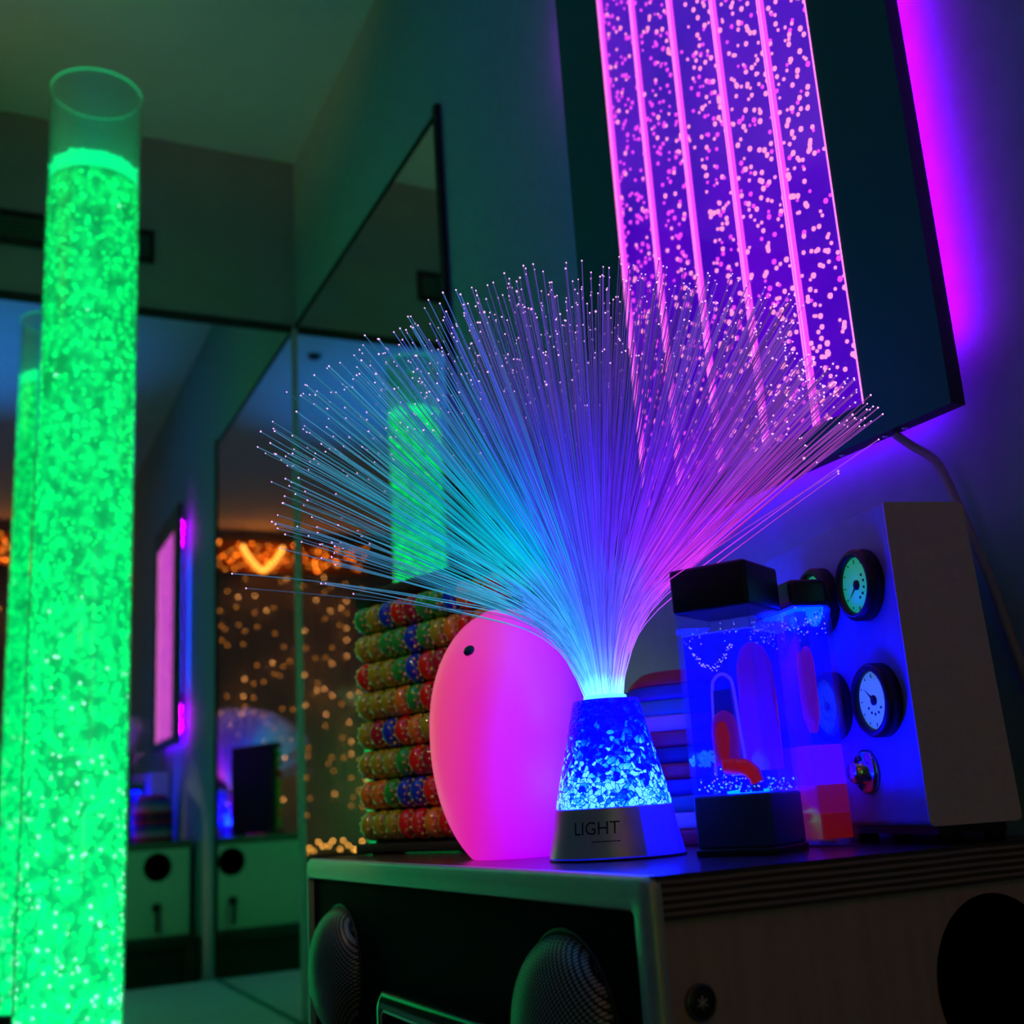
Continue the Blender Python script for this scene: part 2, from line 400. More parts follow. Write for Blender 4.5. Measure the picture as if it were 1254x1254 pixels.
MB().box((XF+.0035,YC+.012,CZ+.012),(XF+.0045,YL-.005,ZT-.014)).build('front_panel', M['recess'], cb)
# mesh domes
M['mesh'] = bpy.data.materials.new('perforated_metal'); m = M['mesh']; t = NT(m); bs = t.n['Principled BSDF']
tc = t.new('ShaderNodeTexCoord'); sp = t.new('ShaderNodeSeparateXYZ'); t.link(tc.outputs['Object'], sp.inputs[0])
k = 2*pi/.0034
sy = t.math('SINE', t.math('MULTIPLY', t.math('ADD', sp.outputs[1], sp.outputs[0]), k*.5)); sz = t.math('SINE', t.math('MULTIPLY', t.math('SUBTRACT', sp.outputs[1], sp.outputs[0]), k*.5))
f = t.math('MULTIPLY', sy, sz)
t.link(t.ramp(t.math('ABSOLUTE', f), [(.30,(.004,.004,.004)),(.55,(.42,.40,.38))]), bs.inputs['Base Color'])
bs.inputs['Roughness'].default_value = .4; bs.inputs['Metallic'].default_value = .3
for y, z in ((.636,-.131),(1.084,-.138)):
    MT = Matrix.Translation((XF+.004,y,z)) @ Matrix.Rotation(-pi/2, 4, 'Y')
    prof = [(.056*cos(a),   .029*sin(a)) for a in [pi/2*i/14 for i in range(15)]]
    prof[-1] = (.0008, .029)
    d = MB().lathe(prof, 56, cap0=False).build('speaker_dome', M['mesh'], cb)
    d.location = (XF+.004, y, z); d.rotation_euler = (0, -pi/2, 0)
    d.data.transform(Matrix.Identity(4))
    MB().tube([(XF+.0035,y+.0575*cos(a),z+.0575*sin(a)) for a in [2*pi*i/56 for i in range(56)]], .0018, 8, closed=True).build('dome_ring', M['black'], cb)
# handle-like display bezel in the middle
b = MB()
q0 = ring(.738,.945,-.245,-.137,.012); q1 = ring(.744,.939,-.239,-.143,.010); q2 = ring(.757,.926,-.226,-.156,.006)
vs = [(XF+.004,y,z) for y,z in q0]+[(XF-.010,y,z) for y,z in q0]+[(XF-.013,y,z) for y,z in q1]+[(XF-.011,y,z) for y,z in q2]+[(XF-.002,y,z) for y,z in q2]
n = len(q0); fs = [(k*n+i,k*n+(i+1)%n,(k+1)*n+(i+1)%n,(k+1)*n+i) for k in range(4) for i in range(n)]
M['gloss'] = pbr('gloss_black', (.01,.01,.012), .12)
b.add(vs, fs, 0, True); b.build('display_bezel', M['gloss'], cb)
MB().box((XF-.002,.757,-.226),(XF,.926,-.156)).build('display_glass', M['gloss'], cb)
MB().tube([(XF-.0118,y,z) for y,z in ring(.752,.931,-.231,-.151,.008)], .0011, 6, closed=True).build('bezel_line', M['silver'], cb)
# round ports and press button
for y, z, x, s in ((YC+.004,-.118,.5595,-1),(YL,-.111,.532,1)):
    b = MB(); r = .0470 if s < 0 else .038
    MT = Matrix.Translation((x,y,z)) @ Matrix.Rotation(pi/2*(1 if s < 0 else -1), 4, 'X')
    b.lathe([(r+.002,.0001),(r+.002,.0012),(r,.0014),(r-.003,.0010),(r*.8,.0006),(.001,.0005)], 56, mat=MT)
    b.build('speaker_port', pbr('port_black_felt', (.001,.001,.001), 1., spec=0), cb)
MT = Matrix.Translation((.3495,YC+.004,-.1040)) @ Matrix.Rotation(pi/2, 4, 'X')
bt_ = MB().lathe([(.0093,.0),(.0093,.002),(.0085,.0032),(.0078,.0028)], 40, mat=MT, cap1=False).build('button_ring', pbr('button_ring_metal', (.25,.22,.24), .3, .9), cb)
bb = MB().lathe([(.0078,.0),(.0078,.0022),(.004,.0026),(.0005,.0026)], 40, mat=MT).build('press_button', pbr('button_cap_black', (.02,.018,.02), .3), cb)
b = MB()
for k in range(3):
    a = pi*k/3+.5
    p = MT @ Vector((.0034*cos(a),.0034*sin(a),.0029)); q = MT @ Vector((-.0034*cos(a),-.0034*sin(a),.0029))
    b.tube([p,q], .00042, 6)
b.build('star_mark', pbr('button_star_print', (.8,.66,.64), .6), bb)
# plug on the far end
b = MB().tube(smooth_path([(.529,YL+.0,-.222),(.529,YL+.018,-.224),(.529,YL+.024,-.250),(.530,YL+.02,-.286)]), .006, 10)
b.ball((.529,YL+.010,-.222), .014); b.build('plug_lead', M['black'], cb)
# table under the cabinet
M['table'] = pbr('dark_table_stain', (.015,.012,.011), .6)
tb = thing('low_table', 'dark low table carrying the sound cabinet along the side wall', 'table', (0,0,ZF))
MB().rbox((.285,.44,CZ-ZF-.03),(W-.006,1.27,CZ-ZF-.0012), .003).build('tabletop', M['table'], tb)
for x, y in ((.305,.46),(.305,1.25),(W-.03,.46),(W-.03,1.25)):
    MB().box((x-.02,y-.02,0),(x+.02,y+.02,CZ-ZF-.03)).build('leg', M['table'], tb)
MB().box((.31,1.225,.02),(W-.012,1.235,CZ-ZF-.03)).build('end_panel', M['table'], tb)

# ------------------------------------------------------------------ fibre optic lamp
LX, LY = .4185, .724
lp = thing('fibre_optic_lamp', 'small fibre optic lamp with blue crackle glass shade and spray of glowing fibres', 'lamp', (LX, LY, ZT))
dd = Vector((LX, LY, 0)).normalized(); rr_ = Vector((dd.y, -dd.x, 0))
def around(phi, rho, z): return rr_*(rho*sin(phi)) - dd*(rho*cos(phi)) + Vector((0,0,z))
BH = .0345
M['base'] = pbr('translucent_base_plastic', (.40,.42,.70), .35, emit=(.0,.0,1.), es=.75)
prof = [(.0440,.0),(.0475,.0),(.0470,.0025),(.0455,.010),(.0428,.022),(.0412,BH-.001),(.0405,BH)]
MB().lathe(prof, 72).build('base', M['base'], lp)
MB().lathe([(.0479,-.0),(.0479,.0012),(.0470,.0016)], 72).build('foot_ring', M['black'], lp)
def base_r(z):
    for (r0,z0),(r1,z1) in zip(prof[1:], prof[2:]):
        if z0 <= z <= z1: return r0+(r1-r0)*(z-z0)/(z1-z0)
    return prof[-1][0]
vs, fs = [], []; na, nz_ = 60, 12
for j in range(nz_+1):
    z = .0022+(BH-.0028)*j/nz_
    for i in range(na+1):
        phi = rad(-112+136*i/na)
        vs.append(around(phi, base_r(z)+.0005, z))
for j in range(nz_):
    for i in range(na): fs.append((j*(na+1)+i, j*(na+1)+i+1, (j+1)*(na+1)+i+1, (j+1)*(na+1)+i))
M['plate'] = pbr('brushed_label_plate', (.80,.72,.74), .40, .7)
plate = MB().add(vs, fs, 0, True).build('label_plate', M['plate'], lp)
# LIGHT lettering wrapped round the plate
def wrapped_text(body, width, zc, phi0, name, mat, lift=.0009):
    cu = bpy.data.curves.new('lettering', 'FONT'); cu.body = body; cu.align_x = 'CENTER'; cu.align_y = 'CENTER'; cu.resolution_u = 3
    to = bpy.data.objects.new('lettering', cu); COL.objects.link(to)
    dg = bpy.context.evaluated_depsgraph_get(); me = to.evaluated_get(dg).to_mesh()
    xs = [v.co.x for v in me.vertices]; ys = [v.co.y for v in me.vertices]
    k = width/(max(xs)-min(xs)); xm = (max(xs)+min(xs))/2; ym = (max(ys)+min(ys))/2
    vs = []
    for v in me.vertices:
        z = zc+(v.co.y-ym)*k; r = base_r(z)+lift; vs.append(around(phi0+(v.co.x-xm)*k/r, r, z))
    b = MB().add(vs, [list(p.vertices) for p in me.polygons])
    to.to_mesh_clear() if hasattr(to, 'to_mesh_clear') else None
    bpy.data.objects.remove(to); bpy.data.curves.remove(cu)
    return b.build(name, mat, plate)
M['ink'] = pbr('dark_ink', (.012,.016,.03), .5)
wrapped_text('LIGHT', .0325, .0215, rad(-17.5), 'lettering', M['ink'])
b = MB()
for k in range(9):
    p0 = rad(-24+2.6*k*1.2)*.9; p1 = p0+rad(2.3); z = .0128
    r = base_r(z)+.0009
    b.add([around(p0,r,z-.0004),around(p1,r,z-.0004),around(p1,r,z+.0004),around(p0,r,z+.0004)], [(0,1,2,3)])
b.build('small_print', M['ink'], plate)
# crackle shade
SZ1 = .1085
def crackle():
    m = bpy.data.materials.new('crackle_glass_lit'); t = NT(m); bs = t.n['Principled BSDF']
    tc = t.new('ShaderNodeTexCoord')
    v1 = t.new('ShaderNodeTexVoronoi'); v1.feature = 'DISTANCE_TO_EDGE'; v1.inputs['Scale'].default_value = 285
    v2 = t.new('ShaderNodeTexVoronoi'); v2.inputs['Scale'].default_value = 285
    nz = t.new('ShaderNodeTexNoise'); nz.inputs['Scale'].default_value = 110; nz.inputs['Detail'].default_value = 3
    t.link(tc.outputs['Object'], nz.inputs['Vector'])
    mx = t.new('ShaderNodeMix', data_type='RGBA'); mx.inputs[0].default_value = .010
    t.link(tc.outputs['Object'], mx.inputs['A']); t.link(nz.outputs['Color'], mx.inputs['B'])
    t.link(mx.outputs['Result'], v1.inputs['Vector']); t.link(mx.outputs['Result'], v2.inputs['Vector'])
    sp = t.new('ShaderNodeSeparateXYZ'); t.link(tc.outputs['Object'], sp.inputs[0])
    g = t.math('DIVIDE', t.math('SUBTRACT', sp.outputs[2], BH), SZ1-BH)      # 0 at the lamp, 1 at the neck
    cs = t.new('ShaderNodeSeparateColor'); t.link(v2.outputs['Color'], cs.inputs[0])
    lit = t.math('SUBTRACT', t.math('ADD', t.math('MULTIPLY', cs.outputs[0], .75), t.math('MULTIPLY', nz.outputs[0], .55)), t.math('MULTIPLY', g, .95))
    edge = t.ramp(v1.outputs['Distance'], [(.02,(0,0,0)),(.12,(1,1,1))])
    ec = t.new('ShaderNodeSeparateColor'); t.link(edge, ec.inputs[0])
    val = t.math('MULTIPLY', lit, t.math('ADD', t.math('MULTIPLY', ec.outputs[0], .75), .25))
    c = t.ramp(val, [(.0,(.0,.0,.38)),(.16,(.0,.0005,.75)),(.27,(.0,.0054,.92)),(.40,(.0006,.020,1.)),(.60,(.0075,.0375,1.))])
    t.link(c, bs.inputs['Emission Color']); bs.inputs['Emission Strength'].default_value = 24.
    bs.inputs['Base Color'].default_value = (.02,.03,.2,1); bs.inputs['Roughness'].default_value = .12
    bp = t.new('ShaderNodeBump'); bp.inputs['Strength'].default_value = .6; bp.inputs['Distance'].default_value = .002
    t.link(v1.outputs['Distance'], bp.inputs['Height']); t.link(bp.outputs[0], bs.inputs['Normal'])
    return m
M['crackle'] = crackle()
sh = MB().lathe([(.0395,BH),(.0405,BH+.0005),(.0405,BH+.003),(.0243,SZ1-.003),(.0235,SZ1),(.013,SZ1+.0006)], 96).build('crackle_shade', M['crackle'], lp)
MB().lathe([(.0155,SZ1+.0002),(.0155,SZ1+.003),(.0135,SZ1+.004),(.0125,SZ1+.002)], 40).build('neck_collar', pbr('clear_collar_lit', (.3,.5,.9), .2, emit=(.15,.8,1.6), es=1.2), lp)

# fibres
def fibremat():
    m = bpy.data.materials.new('glowing_fibre'); t = NT(m); bs = t.n['Principled BSDF']
    at = t.new('ShaderNodeVertexColor'); at.layer_name = 'tint'
    t.link(at.outputs['Color'], bs.inputs['Emission Color']); bs.inputs['Emission Strength'].default_value = 1.
    bs.inputs['Base Color'].default_value = (.02,.03,.07,1); bs.inputs['Roughness'].default_value = .18; bs.inputs['Specular IOR Level'].default_value = .25
    bs.inputs['Alpha'].default_value = .82
    m.cycles.emission_sampling = 'NONE'
    return m
M['fibre'] = fibremat()
E1 = Vector((.904,-.424,0)).normalized(); E2 = Vector((.424,.904,0)).normalized()
def lerp(a, b, t): return tuple(x+(y-x)*t for x, y in zip(a, b))
def hue(al):      # tint by fan angle, with reflected green tube and magenta panel painted in
    st = [(-78,(.10,.36,.70)),(-56,(.01,.50,.80)),(-40,(.0,.66,.80)),(-27,(.0,.40,1.1)),(-14,(.06,.08,1.3)),(4,(.10,.03,1.35)),(22,(.24,.02,1.3)),(40,(.55,.03,1.25)),(54,(1.0,.05,1.1)),(80,(.6,.04,1.0))]
    for (a,c),(b_,d) in zip(st, st[1:]):
        if a <= al <= b_: return lerp(c, d, (al-a)/(b_-a))
    return st[-1][1]
def blocked(x, y, z):      # keeps the fibres out of the things standing around the lamp
    for (ox, oy, a, x0, x1, y0, y1, zt) in ((.46,.601,29.56,-.004,.058,-.004,.058,.152), (.5315,.646,-12.5,-.018,.018,-.035,.035,.143), (.5385,.55,-12.5,-.012,.07,-.004,.185,.180)):
        dx, dy = x-ox, y-oy; c, s_ = cos(rad(a)), sin(rad(a)); lx, ly = dx*c+dy*s_, -dx*s_+dy*c
        if x0 < lx < x1 and y0 < ly < y1 and z < zt: return True
    return ((x-.4035)**2+(y-.855)**2)/.069**2 + ((z-.056)/.112)**2 < 1
def make_fibre():
    while True:
        u = random.random()
        if u < .80: al = random.triangular(-68, 66, 0)
        elif u < .88: al = random.uniform(-66, -8)
        elif u < .945: al = random.uniform(36, 63)
        else: al = random.uniform(-77, 64)
        be = random.gauss(0, 17) if al < 10 else random.gauss(-12, 12) if al < 32 else random.gauss(-34, 8)
        a_, b_ = rad(al), rad(be)
        L = .309*random.choice((1,1,1,.985,1.01,.97,.95,.92,.88,.82))*random.uniform(.975,1.01)
        if al < -56: L *= .90
        if al > 33: L *= .91
        d = (E1*sin(a_) + Vector((0,0,1))*cos(a_))*cos(b_) + E2*sin(b_)
        th = math.acos(max(-1,min(1,d.z))); h = Vector((d.x,d.y,0))
        if h.length < 1e-6: continue
        h.normalize()
        r0 = .0118*math.sqrt(random.random())*.75 + .0118*.25*min(1, th/1.2)
        p = h*r0 + Vector((random.gauss(0,.0012),random.gauss(0,.0012),SZ1+.001))
        n = 16; pts = [p.copy()]; wob = random.uniform(-.05,.05); droop = random.uniform(0,.10)*th
        ok = True
        for k in range(n):
            s_ = (k+.5)/n
            f_ = min(1, s_/.42); f_ = f_*f_*(3-2*f_)
            tt = th*(.30+.76*f_) + droop*s_*s_ + wob*max(0,s_-.4)
            p = p + (h*sin(tt)+Vector((0,0,1))*cos(tt))*(L/n); pts.append(p.copy())
            wx = p.x+LX; wy = p.y+LY; wz = p.z+ZT
            if wx > .597 or wz < .012 and s_ > .2: ok = False
            if wz < .245 and wx > .37 and wy > .93 and wx < .56: ok = False
            if blocked(wx, wy, wz): ok = False
        if ok: return al, pts
def fibre_geo(b, cols, al, pts):
    base = len(b.v); r = random.choice((.00026,.00030,.00034))
    b.tube(pts, [r]*len(pts), 4, 0, True, False)
    c = hue(al + random.gauss(0,5)); k_ = random.uniform(.35,1.25)
    n = len(pts)
    for k in range(n):
        s_ = k/(n-1)
        fall = (.40 if al > 16 or al < -18 else .27) + 2.6*math.exp(-s_*9) + .46*math.exp(-((s_-.42)/.24)**2)
        cc = lerp(c, (.15,.75,1.3), math.exp(-s_*13)) ; cc = lerp(cc, (.55,.26,1.0), (.5 if al > -18 else .22)*max(0,(s_-.62)/.38))
        if .04 < s_ < .34: cc = lerp(cc, (.08,.12,1.5), .45)
        cols += [(*[x*k_*fall for x in cc], 1)]*4
    b.ball(pts[-1], r*1.75, 1, 6, 4); cols += [(1,1,1,1)]*(len(b.v)-base-4*n)
M['tip'] = glow('fibre_tip', (1.5,.75,1.6), 1.15, 'NONE')
fib = [make_fibre() for _ in range(1060)]
score = lambda q: -(q[1][-1]-Vector((0,0,SZ1))).length
fib.sort(key=score)
for al, pts in fib[:100]:
    b = MB(); cols = []; fibre_geo(b, cols, al, pts); b.build('fibre_strand', [M['fibre'], M['tip']], lp, cols=cols)
b = MB(); cols = []
for al, pts in fib[100:]: fibre_geo(b, cols, al, pts)
tag(b.build('fibre_strands', [M['fibre'], M['tip']], lp, cols=cols), kind='stuff')

# ------------------------------------------------------------------ egg light
EX, EY = .4035, .855
eg = thing('egg_light', 'tall frosted egg shaped light glowing magenta between the beads and the fibre lamp', 'lamp', (EX, EY, ZT))
m = M['egg'] = pbr('frosted_lit_plastic', (.30,.26,.32), .42); t = NT(m); bs = t.n['Principled BSDF']   # red, blue LEDs mix inside the shell
tc = t.new('ShaderNodeTexCoord'); sp = t.new('ShaderNodeSeparateXYZ'); t.link(tc.outputs['Object'], sp.inputs[0])
ed = Vector((EX,EY,0)).normalized(); er = Vector((ed.y,-ed.x,0))
g = t.math('ADD', t.math('ADD', t.math('MULTIPLY', sp.outputs[0], er.x/.131), t.math('MULTIPLY', sp.outputs[1], er.y/.131)), t.math('MULTIPLY', sp.outputs[2], -1.1))
g = t.math('ADD', g, .62)
t.link(t.ramp(g, [(.05,(.62,.04,.15)),(.32,(.60,.008,.33)),(.55,(.50,.0,.75)),(.78,(.36,.0,.90)),(1.,(.07,.0,1.))]), bs.inputs['Emission Color']); bs.inputs['Emission Strength'].default_value = 1.18
EH, ER = .203, .0655
prof = [(.0345,.0)]
for k in range(44):
    t_ = .004+.951*k/43; u_ = (t_-.475)/(.56 if t_ < .475 else .50)
    prof.append((ER*math.sqrt(max(0, 1-abs(u_)**2.15)), EH*t_))
prof += [(.0176,EH*.9585),(.0172,EH*.962),(.0150,EH*.9645)]
eg_body = MB().lathe(prof, 72).build('shell', M['egg'], eg)
MB().lathe([(.034,-.0),(.034,.0006)], 40).build('foot', M['black'], eg)
ed = Vector((EX,EY,0)).normalized(); er = Vector((ed.y,-ed.x,0))
# dark sensor eye near the top, towards the left of the visible face
zz = .160; i_ = min(range(len(prof)), key=lambda k: abs(prof[k][1]-zz)); rz_ = prof[i_][0]; ph = rad(-33)
nrm = (er*sin(ph)-ed*cos(ph))*.80+Vector((0,0,.60)); nrm.normalize()
c = er*(rz_*sin(ph))-ed*(rz_*cos(ph))+Vector((0,0,zz))
MT = Matrix.Translation(c-nrm*.0006) @ nrm.to_track_quat('Z','Y').to_matrix().to_4x4()
MB().lathe([(.0048,-.001),(.0048,.0008),(.0038,.0018),(.0010,.0022)], 24, mat=MT).build('sensor_eye', pbr('dark_eye', (.01,.03,.06), .15), eg)

# ------------------------------------------------------------------ bead roller frame
BX, BYY, BA = .381, 1.172, 18.
bd = thing('bead_frame', 'black upright frame strung with rows of coloured glass beads behind the egg light', 'bead toy', (BX, BYY, ZT), rad(-90+BA))
# local x runs along the rows towards the camera, local y away from the beads' face (towards the wall)
LEN = .232
M['foam'] = pbr('black_foam', (.010,.012,.012), .7)
def slab(y0, y1, x0, x1, z0, z1, r):
    rg = []
    for cx, cz, a0 in ((x1-r,z1-r,0),(x0+r,z1-r,90),(x0+.004,z0+.004,180),(x1-.004,z0+.004,270)):
        q = r if a0 < 180 else .004
        for k in range(7):
            a = rad(a0+15*k); rg.append((cx+q*cos(a), cz+q*sin(a)))
    n = len(rg)
    vs = [(x,y0,z) for x,z in rg]+[(x,y1,z) for x,z in rg]
    return vs, [(i,i+n,(i+1)%n+n,(i+1)%n) for i in range(n)]+[tuple(range(n)), tuple(reversed(range(n,2*n)))]
vs, fs = slab(.016,.034,-.004,LEN+.004,.010,.268,.03)
MB().add(vs, fs).build('backing', M['foam'], bd)
MB().rbox((-.010,-.006,.0015),(LEN+.008,.040,.011), .003).build('base_slab', M['foam'], bd)
MB().rbox((-.006,-.004,.2545),(LEN+.006,.036,.272), .007, 4).build('top_bar', M['foam'], bd)
for x in (.02,LEN-.02): MB().box((x-.008,.0,0),(x+.008,.03,.0016)).build('rubber_foot', M['black'], bd)
beadm = {}
for nme, c in dict(red=(.90,.015,.01), green=(.03,.50,.05), olive=(.42,.46,.015), amber=(.90,.28,.015), blue=(.015,.05,.80), teal=(.02,.28,.28), crimson=(.50,.01,.04)).items():
    m = pbr(nme+'_glass_bead', c, .08, coat=1., spec=.8, trans=.12); t = NT(m); bs = t.n['Principled BSDF']
    beadm[nme] = m
M['glint'] = pbr('gold_glitter_glints', (.95,.80,.22), .25, .5)  # rim glitter, its warm highlights put into a bright gold colour
rows = ['green olive blue red crimson green green blue amber olive red red red'.split(),
        'olive olive green green blue green olive amber red amber blue red red'.split(),
        'red olive olive green blue red crimson red red crimson red red red'.split(),
        'olive olive olive amber green red olive red red blue red red red'.split(),
        'olive crimson blue red amber olive red crimson green red red red red'.split(),
        'olive olive olive green red crimson red blue red red red red red'.split(),
        'amber amber green blue blue red red olive red red red red red'.split(),
        'olive olive olive red red amber red green red red red red red'.split()]
step = .0206; nrow = 8
protos = {}
for i in range(nrow):
    z = .0285+.0300*i
    rod = MB().tube([(-.001,0,z),(LEN+.001,0,z)], .003, 8).build('rod', M['black'], bd)
    for j in range(11):
        cn = rows[nrow-1-i][j]; x = .006+step*(j+.5)
        if cn not in protos:
            hb = step*.445; prof = [(.0035,-hb)]+[(.0070+.0080*cos(a),hb*sin(a)) for a in [rad(-90+15*q) for q in range(13)]]+[(.0035,hb)]
            b = MB(); MT = Matrix.Rotation(pi/2, 4, 'Y')
            b.lathe(prof, 28, 0, MT)
            for s_ in (-1, 1):
                for k in range(11):
                    a = 2*pi*(k+random.uniform(-.2,.2))/11
                    b.ball(MT @ Vector((.0128*cos(a),.0128*sin(a),s_*hb*.72)), random.choice((.0011,.0014,.0018)), 1, 7, 4)
            o = b.build('bead', [beadm[cn], M['glint']], bd); protos[cn] = o
        else:
            o = protos[cn].copy(); COL.objects.link(o); o.parent = bd
        o.location = (x, 0, z); o.rotation_euler = (random.random()*6, 0, 0)
        o['label'] = cn+' glass bead'

# ------------------------------------------------------------------ striped stacking barrel behind the lamp
rb = thing('stacking_toy', 'round stack of coloured striped rings against the wall behind the lamps', 'toy', (.565, .842, ZT))
cols_ = [('red',(.50,.02,.04)),('white',(.62,.58,.58)),('teal',(.05,.26,.24)),('blue',(.03,.04,.30)),('red',(.50,.02,.04)),('navy',(.015,.02,.11)),('crimson',(.42,.02,.06)),('pink',(.62,.34,.38)),('teal',(.05,.26,.24)),('blue',(.03,.04,.30)),('red',(.50,.02,.04))]
RH = .142; nb = len(cols_); rm = {}
for k, (nme, c) in enumerate(cols_):
    z0, z1 = RH*k/nb, RH*(k+1)/nb
    def rad_at(z):
        t_ = z/RH; return .063 if t_ < .55 else .063*math.sqrt(max(.02, 1-((t_-.55)/.52)**2.4))
    if nme not in rm: rm[nme] = pbr(nme+'_ring_paint', c, .45)
    q = [(rad_at(z0)-.0015, z0), *[(rad_at(z0+(z1-z0)*u_), z0+(z1-z0)*u_) for u_ in (.12,.4,.7,.9)], (rad_at(z1)-.0012, z1-.0002)]
    o = MB().lathe(q, 56).build('ring', rm[nme], rb); o['label'] = nme+' ring'

# ------------------------------------------------------------------ liquid timers
M['blue_water'] = acrylic('blue_lit_water', (.50,.35,1.), .12, (.02,.03,.95), 1.15, emit=(.0,.001,.16))
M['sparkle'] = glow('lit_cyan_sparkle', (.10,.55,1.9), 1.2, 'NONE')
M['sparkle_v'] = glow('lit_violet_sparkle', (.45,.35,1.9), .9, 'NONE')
M['timer_clear'] = acrylic('timer_acrylic', (.93,.95,1.), .06, (.4,.45,.95), 1.40)
M['cap'] = pbr('matt_black_cap', (.010,.010,.014), .42)
M['navy'] = pbr('navy_base', (.025,.06,.26), .5)
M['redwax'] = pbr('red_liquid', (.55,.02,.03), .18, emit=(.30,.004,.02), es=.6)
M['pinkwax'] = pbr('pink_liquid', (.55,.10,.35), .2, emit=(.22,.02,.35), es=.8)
M['grey'] = pbr('grey_slide', (.16,.24,.30), .25)
s = .0535; yawt = math.atan2(.0266,.0469)
corner = Vector((.4600,.6010,ZT)); t2 = Vector((cos(yawt),sin(yawt),0)); t1 = Vector((-sin(yawt),cos(yawt),0))
# local x along t2 (receding face), local y along t1 (main face runs along y at x=0)
tm = thing('liquid_timer', 'square black capped liquid timer glowing blue right beside the fibre lamp', 'liquid timer', corner, yawt)
BT, CB, CT = .0378, .1575, .1880
MB().rbox((-.0008,-.0008,0),(s+.0008,s+.0008,.0045), .001).build('foot_rim', M['black'], tm)
MB().rbox((0,0,.0045),(s,s,BT), .0022).build('base', M['navy'], tm)
MB().rbox((-.0012,-.0012,CB),(s+.0012,s+.0012,CT), .0025).build('cap', M['cap'], tm)
b = MB()
w_ = .0022
b.box((0,0,BT),(w_,s,CB)); b.box((s-w_,0,BT),(s,s,CB)); b.box((w_,0,BT),(s-w_,w_,CB)); b.box((w_,s-w_,BT),(s-w_,s,CB))
b.build('acrylic_case', M['timer_clear'], tm)
wt = MB().box((.003,.003,BT+.0005),(s-.003,s-.003,CB-.0155)).build('blue_water', M['blue_water'], tm)
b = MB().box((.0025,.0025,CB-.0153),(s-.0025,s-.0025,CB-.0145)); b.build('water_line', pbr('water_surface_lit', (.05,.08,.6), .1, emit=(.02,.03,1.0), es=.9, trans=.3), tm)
# inner slide, arch and wax
b = MB().add([(.009,.020,.060),(.009,.038,.060),(.009,.035,.105),(.009,.023,.105),(.014,.020,.060),(.014,.038,.060),(.014,.035,.105),(.014,.023,.105)],
             [(0,3,2,1),(4,5,6,7),(0,1,5,4),(1,2,6,5),(2,3,7,6),(3,0,4,7)])
b.build('slide', M['grey'], tm)
arch = [(.011,.0405,.050),(.011,.0385,.075),(.011,.0365,.106),(.011,.034,.113),(.011,.029,.1155),(.011,.024,.113),(.011,.0215,.106),(.011,.0195,.075),(.011,.0175,.050)]
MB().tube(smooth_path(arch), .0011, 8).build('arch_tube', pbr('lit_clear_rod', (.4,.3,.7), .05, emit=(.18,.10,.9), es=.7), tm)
b = MB(); MT = Matrix.Translation((.0075,.0290,.056)) @ Matrix.Scale(.55, 4, (1,0,0))
b.lathe([(.0085,0),(.0092,.010),(.0096,.020),(.0088,.027),(.0062,.0325),(.002,.0352)], 24, 0, MT)
b.tube(smooth_path([(.007,.030,.056),(.006,.022,.055),(.005,.0150,.0535),(.0045,.0105,.049),(.0045,.009,.044)]), [.0060]*9+[.0056]*8+[.0052]*8+[.0045]*8, 12)
b.build('red_wax', M['redwax'], tm)
b = MB().lathe([(.013,0),(.0135,.042),(.0125,.070),(.0085,.081),(.003,.085)], 24, 0, Matrix.Translation((.036,.016,.052)) @ Matrix.Scale(.5,4,(1,0,0)))
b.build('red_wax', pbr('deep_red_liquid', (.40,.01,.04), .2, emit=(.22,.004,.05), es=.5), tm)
b = MB(); random.seed(21)
for k in range(70):
    f_ = random.choice(('m','r'))
    a = random.uniform(.004,s-.004); z = BT+.001+abs(random.gauss(0,.006))
    b.ball((.0026,a,z) if f_ == 'm' else (a,.0026,z), random.uniform(.0002,.0007), random.choice((0,0,1)), 5, 3)
for k in range(60):
    f_ = random.choice(('m','r')); a = random.uniform(.004,s-.004); z = CB-.017+random.gauss(0,.005)
    b.ball((.0026,a,z) if f_ == 'm' else (a,.0026,z), random.uniform(.0002,.0005), random.choice((0,1,1)), 5, 3)
for k in range(46):   # swag of droplets under the funnel
    a = k/45; y = .046-.030*a; z = CB-.024-.014*sin(pi*a)+random.gauss(0,.0012)
    b.ball((.0028,y,z), random.uniform(.0003,.0007), 1, 5, 3)
for k in range(26):
    a = k/25; b.ball((.0028,.040-.026*a,.052-.010*abs(cos(4*pi*a))+random.gauss(0,.0006)), random.uniform(.0003,.0006), random.choice((0,1)), 5, 3)
tag(b.build('droplets', [M['sparkle'], M['sparkle_v']], tm), kind='stuff')
b = MB()
for k in range(60):
    b.ball((.006+random.uniform(0,.006), .0475+random.gauss(0,.004), .0615+random.gauss(0,.0026)), random.uniform(.0008,.0018), 0, 6, 4)
for k in range(14):
    b.ball((.006, .038+random.gauss(0,.003), .061+random.gauss(0,.002)), random.uniform(.0006,.0014), 0, 6, 4)
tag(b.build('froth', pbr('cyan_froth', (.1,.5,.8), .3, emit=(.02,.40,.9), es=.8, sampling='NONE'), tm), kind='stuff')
b = MB()
for k, y in enumerate((.012,.020,.044)): b.box((.012,y,BT+.0006),(.020,y+.005,BT+.013))
b.build('jet_block', pbr('dark_blue_block', (.02,.02,.2), .3), tm)
MB().lathe([(.014,0),(.014,.0015),(.004,.0025)], 24, mat=Matrix.Translation((s*.55,s*.5,BT+.0004))).build('base_light', glow('blue_base_led', (.0,.003,1.), 620.), tm)

# rear timer
YB2 = rad(-12.5)
rt = thing('liquid_timer', 'clear rounded liquid timer with a thick red layer standing behind the black capped one', 'liquid timer', (.5315, .6460, ZT), YB2)
